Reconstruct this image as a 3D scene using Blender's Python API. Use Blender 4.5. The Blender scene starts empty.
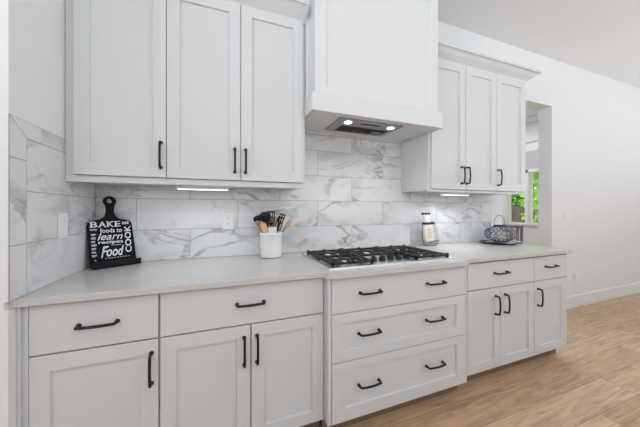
import bpy, bmesh, math, random
from mathutils import Vector, Matrix, Euler

PI = math.pi
C = bpy.context.scene.collection
scene = bpy.context.scene
R = random.Random(7)

# ------------------------------------------------------------------ camera, world, lights, exposure
cam_data = bpy.data.cameras.new('camera')
cam_data.sensor_width = 36.0
cam_data.lens = 260.53 / 640 * 36.0
cam_data.shift_y = -3.69 / 640
cam_data.clip_start = 0.05
cam = bpy.data.objects.new('camera', cam_data)
cam.location = (0.7075, -1.9655, 1.2442)
cam.rotation_euler = (PI / 2, 0, -0.3639)
C.objects.link(cam)
scene.camera = cam

scene.view_settings.view_transform = 'Standard'
scene.view_settings.look = 'None'
scene.view_settings.gamma = 1.0
scene.view_settings.use_curve_mapping = False
scene.view_settings.exposure = -0.38

world = bpy.data.worlds.new('world')
scene.world = world
world.use_nodes = True
wn = world.node_tree
wn.nodes['Background'].inputs[0].default_value = (0.86, 0.93, 1.0, 1)
wn.nodes['Background'].inputs[1].default_value = 4.0


def area(name, loc, rot, sx, sy, power, color=(1, 1, 1), spread=180):
    d = bpy.data.lights.new(name, 'AREA')
    d.shape = 'RECTANGLE'
    d.size = sx
    d.size_y = sy
    d.energy = power
    d.color = color
    d.spread = math.radians(spread)
    o = bpy.data.objects.new(name, d)
    o.location = loc
    o.rotation_euler = rot
    C.objects.link(o)
    return o


sun_d = bpy.data.lights.new('sun', 'SUN')
sun_d.energy = 24.0
sun_d.angle = math.radians(2)
sun_d.color = (1.0, 0.96, 0.88)
sun = bpy.data.objects.new('sun', sun_d)
sun.rotation_euler = Vector((-0.45, 0.40, -0.80)).to_track_quat('-Z', 'Y').to_euler()
C.objects.link(sun)

# added soft fill lamps out of view
UP = math.radians(90 + 27)
area('window_light_front', (2.6, -5.7, 1.9), (UP, 0, 0), 8.0, 1.7, 54, (0.875, 0.945, 1.0), 96)  # added fill from behind the camera; that wall is solid
area('window_light_right', (8.7, -3.0, 1.9), (UP, 0, PI / 2), 4.5, 1.7, 100, (0.875, 0.945, 1.0), 96)  # added fill from the right, brightens the left wall and its tiles
area('window_light_left', (-2.8, -3.6, 1.9), (UP, 0, -PI / 2), 3.6, 1.7, 175, (0.875, 0.945, 1.0), 96)  # added fill from the left, brightens left-facing hood and cabinet sides
area('ceiling_light_kitchen', (2.4, -3.0, 3.02), (0, 0, 0), 6.5, 2.2, 15, (0.85, 0.94, 1.0))  # added overhead fill panel, no fixture modelled
area('cove_uplight', (3.8, -4.2, 1.9), (math.radians(165), 0, 0), 8.0, 0.9, 50, (0.80, 0.91, 1.0))  # added upward fill that brightens the ceiling; there is no cove
area('nook_ceiling_light', (5.0, 1.3, 3.0), (0, 0, 0), 1.6, 1.4, 40, (0.93, 0.97, 1.0))  # added fill that brightens the nook walls and window frames


# ------------------------------------------------------------------ materials
def mat(name, color, rough=0.5, metal=0.0, **kw):
    m = bpy.data.materials.new(name)
    m.use_nodes = True
    b = m.node_tree.nodes['Principled BSDF']
    b.inputs['Base Color'].default_value = (*color, 1)
    b.inputs['Roughness'].default_value = rough
    b.inputs['Metallic'].default_value = metal
    for k, v in kw.items():
        b.inputs[k.replace('_', ' ')].default_value = v
    return m


def nd(m, t, **kw):
    n = m.node_tree.nodes.new(t)
    for k, v in kw.items():
        setattr(n, k, v)
    return n


def lk(m, a, b):
    m.node_tree.links.new(a, b)


def bsdf(m):
    return m.node_tree.nodes['Principled BSDF']


def add_bump(m, scale, strength, dist=0.002, detail=4, stretch=(1, 1, 1)):
    tc = nd(m, 'ShaderNodeTexCoord')
    mp = nd(m, 'ShaderNodeMapping')
    mp.inputs['Scale'].default_value = stretch
    nz = nd(m, 'ShaderNodeTexNoise')
    nz.inputs['Scale'].default_value = scale
    nz.inputs['Detail'].default_value = detail
    bp = nd(m, 'ShaderNodeBump')
    bp.inputs['Strength'].default_value = strength
    bp.inputs['Distance'].default_value = dist
    lk(m, tc.outputs['Object'], mp.inputs[0])
    lk(m, mp.outputs[0], nz.inputs['Vector'])
    lk(m, nz.outputs[0], bp.inputs['Height'])
    lk(m, bp.outputs[0], bsdf(m).inputs['Normal'])
    return nz


def mottle(m, c1, c2, scale, detail=3, stretch=(1, 1, 1), lo=0.35, hi=0.65):
    tc = nd(m, 'ShaderNodeTexCoord')
    mp = nd(m, 'ShaderNodeMapping')
    mp.inputs['Scale'].default_value = stretch
    nz = nd(m, 'ShaderNodeTexNoise')
    nz.inputs['Scale'].default_value = scale
    nz.inputs['Detail'].default_value = detail
    cr = nd(m, 'ShaderNodeValToRGB')
    cr.color_ramp.elements[0].position = lo
    cr.color_ramp.elements[1].position = hi
    cr.color_ramp.elements[0].color = (*c1, 1)
    cr.color_ramp.elements[1].color = (*c2, 1)
    lk(m, tc.outputs['Object'], mp.inputs[0])
    lk(m, mp.outputs[0], nz.inputs['Vector'])
    lk(m, nz.outputs[0], cr.inputs[0])
    lk(m, cr.outputs[0], bsdf(m).inputs['Base Color'])


M = {}
M['wall'] = mat('wall_paint', (0.80, 0.80, 0.805), 0.85)
add_bump(M['wall'], 90, 0.12)
M['ceiling'] = mat('ceiling_paint', (0.84, 0.84, 0.845), 0.9)
add_bump(M['ceiling'], 28, 0.35, 0.004, 5)
M['trim'] = mat('trim_paint', (0.80, 0.805, 0.81), 0.45)
M['paint'] = mat('cabinet_paint', (0.655, 0.665, 0.675), 0.42)
M['hoodpaint'] = mat('hood_paint', (0.70, 0.705, 0.71), 0.38)
M['kick'] = mat('toe_kick', (0.20, 0.14, 0.095), 0.7)  # the brown shadow under the cabinets is put into this colour
M['black'] = mat('black_metal', (0.012, 0.012, 0.013), 0.38, 0.4)
M['iron'] = mat('cast_iron', (0.016, 0.016, 0.018), 0.55)
add_bump(M['iron'], 400, 0.2, 0.0005)
M['steel'] = mat('stainless_steel', (0.90, 0.90, 0.89), 0.32, 1.0)
M['steel2'] = mat('hood_steel', (0.34, 0.34, 0.34), 0.36, 0.9)
M['filter'] = mat('filter_mesh', (0.07, 0.07, 0.07), 0.5, 0.6)
M['grout'] = mat('grout', (0.36, 0.355, 0.35), 0.9)
M['plastic'] = mat('white_plastic', (0.82, 0.82, 0.82), 0.35)
M['slot'] = mat('dark_slot', (0.03, 0.03, 0.03), 0.6)
M['ceramic'] = mat('white_ceramic', (0.83, 0.83, 0.82), 0.25)
M['wood'] = mat('beech_wood', (0.66, 0.42, 0.24), 0.55)
mottle(M['wood'], (0.60, 0.37, 0.20), (0.74, 0.50, 0.31), 30, 4, (1, 1, 0.15))
M['wood2'] = mat('dark_wood', (0.42, 0.21, 0.09), 0.5)
mottle(M['wood2'], (0.30, 0.14, 0.06), (0.50, 0.27, 0.13), 30, 4, (1, 1, 0.15))
M['nylon'] = mat('black_nylon', (0.006, 0.010, 0.018), 0.35, 0.0, Specular_IOR_Level=0.3)
M['white_sil'] = mat('white_silicone', (0.80, 0.79, 0.77), 0.4)
M['board'] = mat('black_board', (0.006, 0.007, 0.008), 0.5, 0.0, Specular_IOR_Level=0.12)
M['navy'] = mat('navy_ledge', (0.004, 0.006, 0.012), 0.35, 0.0, Specular_IOR_Level=0.25)
M['ink'] = mat('white_lettering', (0.82, 0.82, 0.83), 0.6)
M['blue'] = mat('blue_rattan', (0.15, 0.22, 0.38), 0.45)
mottle(M['blue'], (0.035, 0.06, 0.12), (0.34, 0.39, 0.55), 16, 3, (1, 1, 1), 0.38, 0.6)
M['wire'] = mat('dark_wire', (0.03, 0.03, 0.035), 0.4, 0.7)
M['wiregrey'] = mat('grey_wire', (0.12, 0.12, 0.13), 0.4, 0.8)
M['candle'] = mat('cream_candle', (0.80, 0.58, 0.40), 0.6)
M['plate'] = mat('black_plate', (0.015, 0.015, 0.018), 0.25)
M['cloth'] = mat('pale_blue_cloth', (0.66, 0.76, 0.84), 0.9)
mottle(M['cloth'], (0.55, 0.68, 0.80), (0.86, 0.88, 0.90), 14, 2)
M['glass'] = mat('lilac_glass', (0.90, 0.86, 0.92), 0.03, 0.0, Transmission_Weight=1.0, IOR=1.12)
M['pane'] = mat('window_glass', (1, 1, 1), 0.0, 0.0, Transmission_Weight=1.0, IOR=1.02)
M['label'] = mat('cream_label', (0.78, 0.72, 0.60), 0.7)
M['tan'] = mat('tan_print', (0.62, 0.44, 0.22), 0.7)
M['fence'] = mat('fence_wood', (0.20, 0.15, 0.11), 0.85)
mottle(M['fence'], (0.06, 0.042, 0.03), (0.12, 0.085, 0.062), 9, 4, (1, 4, 0.3))
M['ground'] = mat('garden_ground', (0.18, 0.20, 0.10), 0.95)
M['leaf'] = mat('bright_leaf', (0.30, 0.52, 0.08), 0.55, 0.0)
mottle(M['leaf'], (0.22, 0.42, 0.07), (0.62, 0.78, 0.26), 5, 2)
M['leaf2'] = mat('green_leaf', (0.12, 0.34, 0.06), 0.55)
mottle(M['leaf2'], (0.10, 0.28, 0.05), (0.34, 0.58, 0.16), 5, 2)
for _k in ('leaf', 'leaf2'):
    _m = M[_k]
    _t = nd(_m, 'ShaderNodeBsdfTranslucent')
    _x = nd(_m, 'ShaderNodeMixShader')
    _x.inputs[0].default_value = 0.5
    _src = bsdf(_m).inputs['Base Color'].links[0].from_socket
    lk(_m, _src, _t.inputs[0])
    lk(_m, bsdf(_m).outputs[0], _x.inputs[1])
    lk(_m, _t.outputs[0], _x.inputs[2])
    lk(_m, _x.outputs[0], _m.node_tree.nodes['Material Output'].inputs[0])
M['bark'] = mat('bark', (0.10, 0.075, 0.05), 0.9)
M['chairgrey'] = mat('grey_chair_paint', (0.17, 0.18, 0.20), 0.5)
M['blind'] = mat('grey_blind', (0.52, 0.52, 0.53), 0.85)
M['led'] = mat('led_lens', (1, 1, 1), 0.5, 0.0, Emission_Strength=9.0)
bsdf(M['led']).inputs['Emission Color'].default_value = (1, 0.98, 0.95, 1)
M['led2'] = mat('bar_lens', (1, 1, 1), 0.5, 0.0, Emission_Strength=1.3)
bsdf(M['led2']).inputs['Emission Color'].default_value = (0.97, 0.98, 1, 1)


def make_quartz():
    m = mat('quartz_counter', (0.62, 0.60, 0.585), 0.22)
    tc = nd(m, 'ShaderNodeTexCoord')
    nz = nd(m, 'ShaderNodeTexNoise')
    nz.inputs['Scale'].default_value = 160
    nz.inputs['Detail'].default_value = 3
    cr = nd(m, 'ShaderNodeValToRGB')
    cr.color_ramp.elements[0].position = 0.35
    cr.color_ramp.elements[1].position = 0.6
    cr.color_ramp.elements[0].color = (0.56, 0.54, 0.53, 1)
    cr.color_ramp.elements[1].color = (0.60, 0.58, 0.57, 1)
    lk(m, tc.outputs['Object'], nz.inputs['Vector'])
    lk(m, nz.outputs[0], cr.inputs[0])
    lk(m, cr.outputs[0], bsdf(m).inputs['Base Color'])
    return m


def make_marble():
    """white porcelain with grey veins; the vein field is shifted per tile by the 'shift' attribute"""
    m = mat('marble_tile', (0.7, 0.7, 0.71), 0.22)
    tc = nd(m, 'ShaderNodeTexCoord')
    at = nd(m, 'ShaderNodeAttribute', attribute_name='shift')
    add = nd(m, 'ShaderNodeVectorMath', operation='ADD')
    lk(m, tc.outputs['Object'], add.inputs[0])
    lk(m, at.outputs['Vector'], add.inputs[1])
    mp = nd(m, 'ShaderNodeMapping')
    mp.inputs['Rotation'].default_value = (0.35, 0.75, 0.3)
    mp.inputs['Scale'].default_value = (1.0, 1.0, 2.1)
    lk(m, add.outputs[0], mp.inputs[0])
    # thin veins: distance of a warped noise from one half
    n1 = nd(m, 'ShaderNodeTexNoise')
    n1.inputs['Scale'].default_value = 2.1
    n1.inputs['Detail'].default_value = 7
    n1.inputs['Roughness'].default_value = 0.55
    n1.inputs['Distortion'].default_value = 0.7
    lk(m, mp.outputs[0], n1.inputs['Vector'])
    s1 = nd(m, 'ShaderNodeMath', operation='SUBTRACT')
    s1.inputs[1].default_value = 0.5
    a1 = nd(m, 'ShaderNodeMath', operation='ABSOLUTE')
    lk(m, n1.outputs[0], s1.inputs[0])
    lk(m, s1.outputs[0], a1.inputs[0])
    r1 = nd(m, 'ShaderNodeValToRGB')
    r1.color_ramp.elements[0].position = 0.0
    r1.color_ramp.elements[0].color = (1, 1, 1, 1)
    r1.color_ramp.elements[1].position = 0.035
    r1.color_ramp.elements[1].color = (0, 0, 0, 1)
    lk(m, a1.outputs[0], r1.inputs[0])
    # mask so veins come and go
    n2 = nd(m, 'ShaderNodeTexNoise')
    n2.inputs['Scale'].default_value = 3.2
    n2.inputs['Detail'].default_value = 2
    lk(m, add.outputs[0], n2.inputs['Vector'])
    r2 = nd(m, 'ShaderNodeValToRGB')
    r2.color_ramp.elements[0].position = 0.42
    r2.color_ramp.elements[1].position = 0.64
    lk(m, n2.outputs[0], r2.inputs[0])
    mu = nd(m, 'ShaderNodeMath', operation='MULTIPLY')
    lk(m, r1.outputs[0], mu.inputs[0])
    lk(m, r2.outputs[0], mu.inputs[1])
    # soft clouds beside the veins
    n3 = nd(m, 'ShaderNodeTexNoise')
    n3.inputs['Scale'].default_value = 2.6
    n3.inputs['Detail'].default_value = 5
    n3.inputs['Distortion'].default_value = 0.5
    lk(m, mp.outputs[0], n3.inputs['Vector'])
    r3 = nd(m, 'ShaderNodeValToRGB')
    r3.color_ramp.elements[0].position = 0.5
    r3.color_ramp.elements[0].color = (0.735, 0.738, 0.75, 1)
    r3.color_ramp.elements[1].position = 0.78
    r3.color_ramp.elements[1].color = (0.48, 0.485, 0.50, 1)
    lk(m, n3.outputs[0], r3.inputs[0])
    mx = nd(m, 'ShaderNodeMix', data_type='RGBA')
    lk(m, mu.outputs[0], mx.inputs[0])
    lk(m, r3.outputs[0], mx.inputs[6])
    mx.inputs[7].default_value = (0.33, 0.33, 0.34, 1)
    lk(m, mx.outputs[2], bsdf(m).inputs['Base Color'])
    return m


def make_floor():
    m = mat('oak_planks', (0.6, 0.42, 0.28), 0.42)
    tc = nd(m, 'ShaderNodeTexCoord')
    mp = nd(m, 'ShaderNodeMapping')
    mp.inputs['Location'].default_value = (0.42, 0.90, 0)
    lk(m, tc.outputs['Object'], mp.inputs[0])
    br = nd(m, 'ShaderNodeTexBrick')
    br.offset = 0.37
    br.offset_frequency = 2
    br.inputs['Color1'].default_value = (0, 0, 0, 1)
    br.inputs['Color2'].default_value = (1, 1, 1, 1)
    br.inputs['Mortar'].default_value = (0.5, 0.5, 0.5, 1)
    br.inputs['Scale'].default_value = 1.0
    br.inputs['Brick Width'].default_value = 1.25
    br.inputs['Row Height'].default_value = 0.19
    br.inputs['Mortar Size'].default_value = 0.0016
    br.inputs['Mortar Smooth'].default_value = 0.2
    lk(m, mp.outputs[0], br.inputs['Vector'])
    ramp = nd(m, 'ShaderNodeValToRGB')
    e = ramp.color_ramp.elements
    e[0].color = (0.56, 0.365, 0.225, 1)
    e[1].color = (0.74, 0.52, 0.35, 1)
    e.new(0.5).color = (0.64, 0.43, 0.28, 1)
    lk(m, br.outputs['Color'], ramp.inputs[0])
    # grain runs along the boards
    off = nd(m, 'ShaderNodeVectorMath', operation='MULTIPLY_ADD')
    off.inputs[1].default_value = (7, 3, 5)
    lk(m, br.outputs['Color'], off.inputs[0])
    lk(m, tc.outputs['Object'], off.inputs[2])
    mp2 = nd(m, 'ShaderNodeMapping')
    mp2.inputs['Scale'].default_value = (1.2, 12, 1)
    lk(m, off.outputs[0], mp2.inputs[0])
    g = nd(m, 'ShaderNodeTexNoise')
    g.inputs['Scale'].default_value = 2.4
    g.inputs['Detail'].default_value = 7
    g.inputs['Distortion'].default_value = 1.6
    lk(m, mp2.outputs[0], g.inputs['Vector'])
    gr = nd(m, 'ShaderNodeValToRGB')
    gr.color_ramp.elements[0].position = 0.30
    gr.color_ramp.elements[0].color = (0.70, 0.66, 0.62, 1)
    gr.color_ramp.elements[1].position = 0.60
    gr.color_ramp.elements[1].color = (1.06, 1.06, 1.06, 1)
    lk(m, g.outputs[0], gr.inputs[0])
    mx = nd(m, 'ShaderNodeMix', data_type='RGBA', blend_type='MULTIPLY')
    mx.inputs[0].default_value = 1.0
    lk(m, ramp.outputs[0], mx.inputs[6])
    lk(m, gr.outputs[0], mx.inputs[7])
    mm = nd(m, 'ShaderNodeMix', data_type='RGBA')
    lk(m, br.outputs['Fac'], mm.inputs[0])
    lk(m, mx.outputs[2], mm.inputs[6])
    mm.inputs[7].default_value = (0.22, 0.14, 0.09, 1)
    lk(m, mm.outputs[2], bsdf(m).inputs['Base Color'])
    return m


M['quartz'] = make_quartz()
M['marble'] = make_marble()
M['floor'] = make_floor()


# ------------------------------------------------------------------ mesh helpers
def box(bm, x0, x1, y0, y1, z0, z1):
    v = [bm.verts.new((x, y, z)) for z in (z0, z1) for y in (y0, y1) for x in (x0, x1)]
    for f in ((0, 2, 3, 1), (4, 5, 7, 6), (0, 1, 5, 4), (2, 6, 7, 3), (0, 4, 6, 2), (1, 3, 7, 5)):
        bm.faces.new([v[i] for i in f])


def prism(bm, pts, axis, a, b):
    """extrude a polygon of 2-D points along an axis from a to b"""
    def P(p, t):
        return {'x': (t, p[0], p[1]), 'y': (p[0], t, p[1]), 'z': (p[0], p[1], t)}[axis]
    v0 = [bm.verts.new(P(p, a)) for p in pts]
    v1 = [bm.verts.new(P(p, b)) for p in pts]
    n = len(pts)
    bm.faces.new(v0)
    bm.faces.new(v1[::-1])
    for i in range(n):
        bm.faces.new((v0[i], v0[(i + 1) % n], v1[(i + 1) % n], v1[i]))


def tube(bm, path, r, seg=8, closed=False, caps=True, flat=1.0):
    """sweep a circle (r may be a list) along points"""
    path = [Vector(p) for p in path]
    n = len(path)
    rr = r if isinstance(r, (list, tuple)) else [r] * n
    rings = []
    ref = None
    for i, p in enumerate(path):
        if closed:
            t = path[(i + 1) % n] - path[i - 1]
        else:
            t = path[min(i + 1, n - 1)] - path[max(i - 1, 0)]
        t.normalize()
        if ref is None:
            ref = Vector((0, 0, 1)) if abs(t.z) < 0.9 else Vector((0, 1, 0))
        u = t.cross(ref)
        if u.length < 1e-4:
            u = t.cross(Vector((1, 0, 0)))
        u.normalize()
        w = u.cross(t).normalized()
        ref = w
        rings.append([bm.verts.new(p + rr[i] * (math.cos(2 * PI * k / seg) * u + flat * math.sin(2 * PI * k / seg) * w)) for k in range(seg)])
    m = n if closed else n - 1
    for i in range(m):
        a, b = rings[i], rings[(i + 1) % n]
        for k in range(seg):
            bm.faces.new((a[k], a[(k + 1) % seg], b[(k + 1) % seg], b[k]))
    if caps and not closed:
        bm.faces.new(rings[0][::-1])
        bm.faces.new(rings[-1])


def lathe(bm, prof, c, seg=32, sx=1.0, sy=1.0):
    """profile of (radius, z) turned about a vertical axis at c"""
    rings = []
    for r, z in prof:
        if r < 1e-5:
            rings.append([bm.verts.new((c[0], c[1], c[2] + z))])
        else:
            rings.append([bm.verts.new((c[0] + sx * r * math.cos(2 * PI * k / seg), c[1] + sy * r * math.sin(2 * PI * k / seg), c[2] + z)) for k in range(seg)])
    for a, b in zip(rings, rings[1:]):
        if len(a) == 1 and len(b) == 1:
            continue
        for k in range(seg):
            k2 = (k + 1) % seg
            if len(a) == 1:
                bm.faces.new((a[0], b[k], b[k2]))
            elif len(b) == 1:
                bm.faces.new((a[k], a[k2], b[0]))
            else:
                bm.faces.new((a[k], a[k2], b[k2], b[k]))


def frame_face(bm, x0, x1, z0, z1, yf, yb, rail, depth=0.012, slope=0.003, rails=None):
    """shaker front facing -y: flat rails, a bevelled step, a recessed panel"""
    l, r, b, t = rails or (rail, rail, rail, rail)
    def rect(a, c, d, e, y):
        return [bm.verts.new(p) for p in ((a, y, d), (c, y, d), (c, y, e), (a, y, e))]
    ob = rect(x0, x1, z0, z1, yb)
    o0 = rect(x0, x1, z0, z1, yf + 0.0015)
    e = 0.0015
    of = rect(x0 + e, x1 - e, z0 + e, z1 - e, yf)
    i1 = rect(x0 + l, x1 - r, z0 + b, z1 - t, yf)
    s = slope
    i2 = rect(x0 + l + s, x1 - r - s, z0 + b + s, z1 - t - s, yf + depth)
    for A, B in ((ob, o0), (o0, of), (of, i1), (i1, i2)):
        for k in range(4):
            bm.faces.new((A[k], A[(k + 1) % 4], B[(k + 1) % 4], B[k]))
    bm.faces.new(i2)
    bm.faces.new(ob[::-1])


def slab_face(bm, x0, x1, z0, z1, yf, yb):
    def rect(a, c, d, e, y):
        return [bm.verts.new(p) for p in ((a, y, d), (c, y, d), (c, y, e), (a, y, e))]
    e = 0.002
    ob, o0, of = rect(x0, x1, z0, z1, yb), rect(x0, x1, z0, z1, yf + e), rect(x0 + e, x1 - e, z0 + e, z1 - e, yf)
    for A, B in ((ob, o0), (o0, of)):
        for k in range(4):
            bm.faces.new((A[k], A[(k + 1) % 4], B[(k + 1) % 4], B[k]))
    bm.faces.new(of)
    bm.faces.new(ob[::-1])


def wmat(o):
    m = o.matrix_basis.copy()
    while o.parent:
        o = o.parent
        m = o.matrix_basis @ m
    return m


def obj(name, bm, m, parent=None, world=True, smooth=False, bevel=0.0, label=None):
    """link a bmesh as one mesh object; world=True means its vertices are in room coordinates"""
    bmesh.ops.recalc_face_normals(bm, faces=bm.faces)
    me = bpy.data.meshes.new(name)
    bm.to_mesh(me)
    bm.free()
    o = bpy.data.objects.new(name, me)
    C.objects.link(o)
    me.materials.append(M[m] if isinstance(m, str) else m)
    if parent:
        o.parent = parent
        if world:
            me.transform(wmat(parent).inverted())
    if smooth:
        for f in me.polygons:
            f.use_smooth = True
    if bevel:
        b = o.modifiers.new('bevel', 'BEVEL')
        b.width = bevel
        b.segments = 2
        b.limit_method = 'ANGLE'
    if label:
        o['label'] = label
    return o


def thing(name, label, cat, loc=(0, 0, 0), rotz=0.0, group=None):
    o = bpy.data.objects.new(name, None)
    C.objects.link(o)
    o.empty_display_size = 0.05
    o.location = loc
    o.rotation_euler = (0, 0, rotz)
    o['label'] = label
    o['category'] = cat
    if group:
        o['group'] = group
    return o


def tag(o, label, cat, group=None):
    o['label'] = label
    o['category'] = cat
    if group:
        o['group'] = group
    return o


def struct(name, bm, m, **kw):
    o = obj(name, bm, m, **kw)
    if o.parent is None:
        o['kind'] = 'structure'
    return o


N = bmesh.new

# ------------------------------------------------------------------ the setting
CEIL = 3.086
OX0, OX1, OZ = 3.605, 4.488, 2.512     # opening to the nook
WT = 0.147                             # wall thickness

bm = N(); box(bm, -3.2, 9.2, -6.2, 2.5, -0.1, 0); struct('floor', bm, 'floor')
bm = N(); box(bm, -3.2, 9.2, -6.2, 2.5, CEIL, CEIL + 0.12); struct('ceiling', bm, 'ceiling')
bm = N()
box(bm, -0.001, OX0, 0, WT, 0, CEIL)
box(bm, OX1, 9.0, 0, WT, 0, CEIL)
box(bm, OX0, OX1, 0, WT, OZ, CEIL)
struct('wall_back', bm, 'wall')
bm = N(); box(bm, -0.17, -0.001, -0.700, WT, 0.9138, CEIL); box(bm, -0.17, -0.0135, -0.700, WT, 0, 0.9138); box(bm, -0.0135, -0.002, -0.700, -0.6605, 0, 0.8835); struct('wall_left', bm, 'wall')
bm = N(); box(bm, -3.15, -3.0, -6.0, WT, 0, CEIL); struct('wall_far_left', bm, 'wall')
bm = N(); box(bm, -3.0, -0.17, 0, WT, 0, CEIL); struct('wall_back_left', bm, 'wall')
bm = N(); box(bm, 9.0, 9.15, -6.0, WT, 0, CEIL); struct('wall_right', bm, 'wall')
bm = N(); box(bm, -3.15, 9.15, -6.15, -6.0, 0, CEIL); struct('wall_front', bm, 'wall')
# nook shell
NX = 6.5
bm = N(); box(bm, 3.0, NX + 0.15, 2.3, 2.45, 0, CEIL); struct('wall_nook_back', bm, 'wall')
bm = N(); box(bm, 2.85, 3.0, WT, 2.45, 0, CEIL); struct('wall_nook_left', bm, 'wall')
W1 = (1.488, 1.872)
W2 = (0.50, 1.448)
WZ = (0.965, 2.0)
bm = N()
box(bm, NX, NX + 0.15, WT, W2[0], 0, CEIL)
box(bm, NX, NX + 0.15, W1[1], 2.3, 0, CEIL)
box(bm, NX, NX + 0.15, W2[0], W1[1], 0, WZ[0])
box(bm, NX, NX + 0.15, W2[0], W1[1], WZ[1], CEIL)
box(bm, NX, NX + 0.15, W2[1], W1[0], WZ[0], WZ[1])
struct('wall_nook_right', bm, 'wall')
# windows: white casing, sash, glass
for n, (a, b) in ((1, W1), (2, W2)):
    bm = N()
    f = 0.018
    for (y0, y1, z0, z1) in ((a, a + f, WZ[0], WZ[1]), (b - f, b, WZ[0], WZ[1]), (a, b, WZ[0], WZ[0] + f), (a, b, WZ[1] - f, WZ[1])):
        box(bm, NX - 0.004, NX + 0.03, y0, y1, z0, z1)
    w = struct('window_%d' % n, bm, 'trim')
    bm = N(); box(bm, NX + 0.010, NX + 0.014, a + f, b - f, WZ[0] + f, WZ[1] - f)
    obj('pane', bm, 'pane', w, world=True)
bm = N()                                  # casing round both windows
box(bm, NX - 0.018, NX - 0.0042, W1[1], W1[1] + 0.115, WZ[0] - 0.02, 2.05)
box(bm, NX - 0.018, NX - 0.0042, W2[1], W1[0], WZ[0], 2.05)
box(bm, NX - 0.018, NX - 0.0042, W2[0] - 0.1, W1[1], WZ[1] - 0.005, 2.06)
box(bm, NX - 0.045, NX, W2[0] - 0.1, W1[1] + 0.13, WZ[0] - 0.03, WZ[0])
struct('trim_1', bm, 'trim')
bm = N()                                  # crown and picture rail in the nook
box(bm, NX - 0.02, NX, WT, 2.3, 2.415, 2.49)
box(bm, NX - 0.05, NX, WT, 2.3, 2.60, 2.625)
prism(bm, [(NX, 2.99), (NX - 0.02, 2.99), (NX - 0.08, 3.06), (NX - 0.08, CEIL), (NX, CEIL)], 'y', WT, 2.3)
struct('trim_2', bm, 'trim')
bm = N()
box(bm, 4.488, 9.0, -0.014, 0, 0, 0.14)
prism(bm, [(-0.014, 0.14), (0, 0.14), (0, 0.152), (-0.006, 0.152)], 'x', 4.488, 9.0)
struct('baseboard_back', bm, 'trim')
bm = N(); box(bm, NX - 0.014, NX, WT, 2.3, 0, 0.15); struct('baseboard_nook', bm, 'trim')


# ------------------------------------------------------------------ tiles
T, TW, X0, GZ = 0.2011, 0.612, 0.2087, 0.914
G = 0.0013


def tile_set(name, rects, to3d, back, label):
    bm = N()
    lay = bm.verts.layers.float_vector.new('shift')
    rnd = random.Random(hash(name) % 1 + 11)
    for (a0, a1, z0, z1) in rects:
        s = Vector((rnd.uniform(-9, 9), rnd.uniform(-9, 9), rnd.uniform(-9, 9)))
        poly = [(a0 + G, z0 + G), (a1 - G, z0 + G), (a1 - G, z1 - G), (a0 + G, z1 - G)] if not isinstance(a0, tuple) else [a0, a1, z0, z1]
        e = 0.001
        cx = sum(p[0] for p in poly) / 4
        cz = sum(p[1] for p in poly) / 4
        inn = [(p[0] + (e if p[0] < cx else -e), p[1] + (e if p[1] < cz else -e)) for p in poly]
        vb = [bm.verts.new(to3d(p, 0.001)) for p in poly]
        vm = [bm.verts.new(to3d(p, 0.0105)) for p in poly]
        vf = [bm.verts.new(to3d(p, 0.0115)) for p in inn]
        for v in vb + vm + vf:
            v[lay] = s
        for A, B in ((vb, vm), (vm, vf)):
            for k in range(4):
                bm.faces.new((A[k], A[(k + 1) % 4], B[(k + 1) % 4], B[k]))
        bm.faces.new(vf)
        bm.faces.new(vb[::-1])
    o = obj(name, bm, 'marble')
    o['kind'] = 'structure'
    g = N()
    back(g)
    obj('grout', g, 'grout', o)
    return o


XR, XT = 3.418, 1.85
rects = []
rows = [(0, GZ, GZ + T), (1, GZ + T, GZ + 2 * T), (2, GZ + 2 * T, GZ + 3 * T), (3, GZ + 3 * T, GZ + 4 * T), (4, GZ + 4 * T, XT)]
for i, z0, z1 in rows:
    js = [X0 + TW * k + (0 if i % 2 else TW / 2) for k in range(-2, 8)]
    lo, hi = (0.0, XR) if i < 3 else (1.222, 2.249)
    if i == 2:
        pass
    xs = [lo] + [j for j in js if lo + 0.01 < j < hi - 0.01] + [hi]
    for a, b in zip(xs, xs[1:]):
        rects.append((a, b, z0, z1))


def back_grout(g):
    box(g, -0.011, XR, -0.0095, 0.0, GZ, GZ + 3 * T)
    box(g, 1.222, 2.249, -0.0095, 0.0, GZ + 3 * T, XT)


tile_set('wall_tile_back', rects, lambda p, d: (p[0], -d + 0.0015, p[1]), back_grout, '')

# side tiles: field, then a mitred border up the front edge and along the top
ZT0, ZT1, YB0, YB1 = 1.521, 1.588, 0.608, 0.698   # y is given as a positive distance from the back wall
side = [(0.01, YB0, GZ, GZ + T), (0.01, 0.306, GZ + T, GZ + 2 * T), (0.306, YB0, GZ + T, GZ + 2 * T), (0.01, YB0, GZ + 2 * T, ZT0)]
zb = 1.112
side += [(YB0, YB1, GZ, zb), (YB0, YB1, zb, 1.435)]
q = 0.0008
side += [((YB0 + q, 1.437), (YB1 - q, 1.437), (YB1 - q, ZT1 - 0.004), (YB0 + q, ZT0 + 0.002))]
side += [((YB0 - 0.002, ZT0 + 0.003), (YB1 - 0.004, ZT1 - q), (0.515, ZT1 - q), (0.515, ZT0 + 0.003))]
side += [(0.01, 0.5155, ZT0, ZT1)]
fixed = []
for s in side:
    fixed.append(s)


def side_grout(g):
    box(g, -0.0088, -0.0006, -0.6985, 0.0, GZ, ZT1 + 0.0005)


tile_set('wall_tile_left', fixed, lambda p, d: (d - 0.0115, -p[0], p[1]), side_grout, '')
bm = N()
box(bm, -0.0010, 0.0012, -0.7006, -0.6990, GZ, ZT1 + 0.002)
struct('trim_3', bm, 'steel2')


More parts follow.
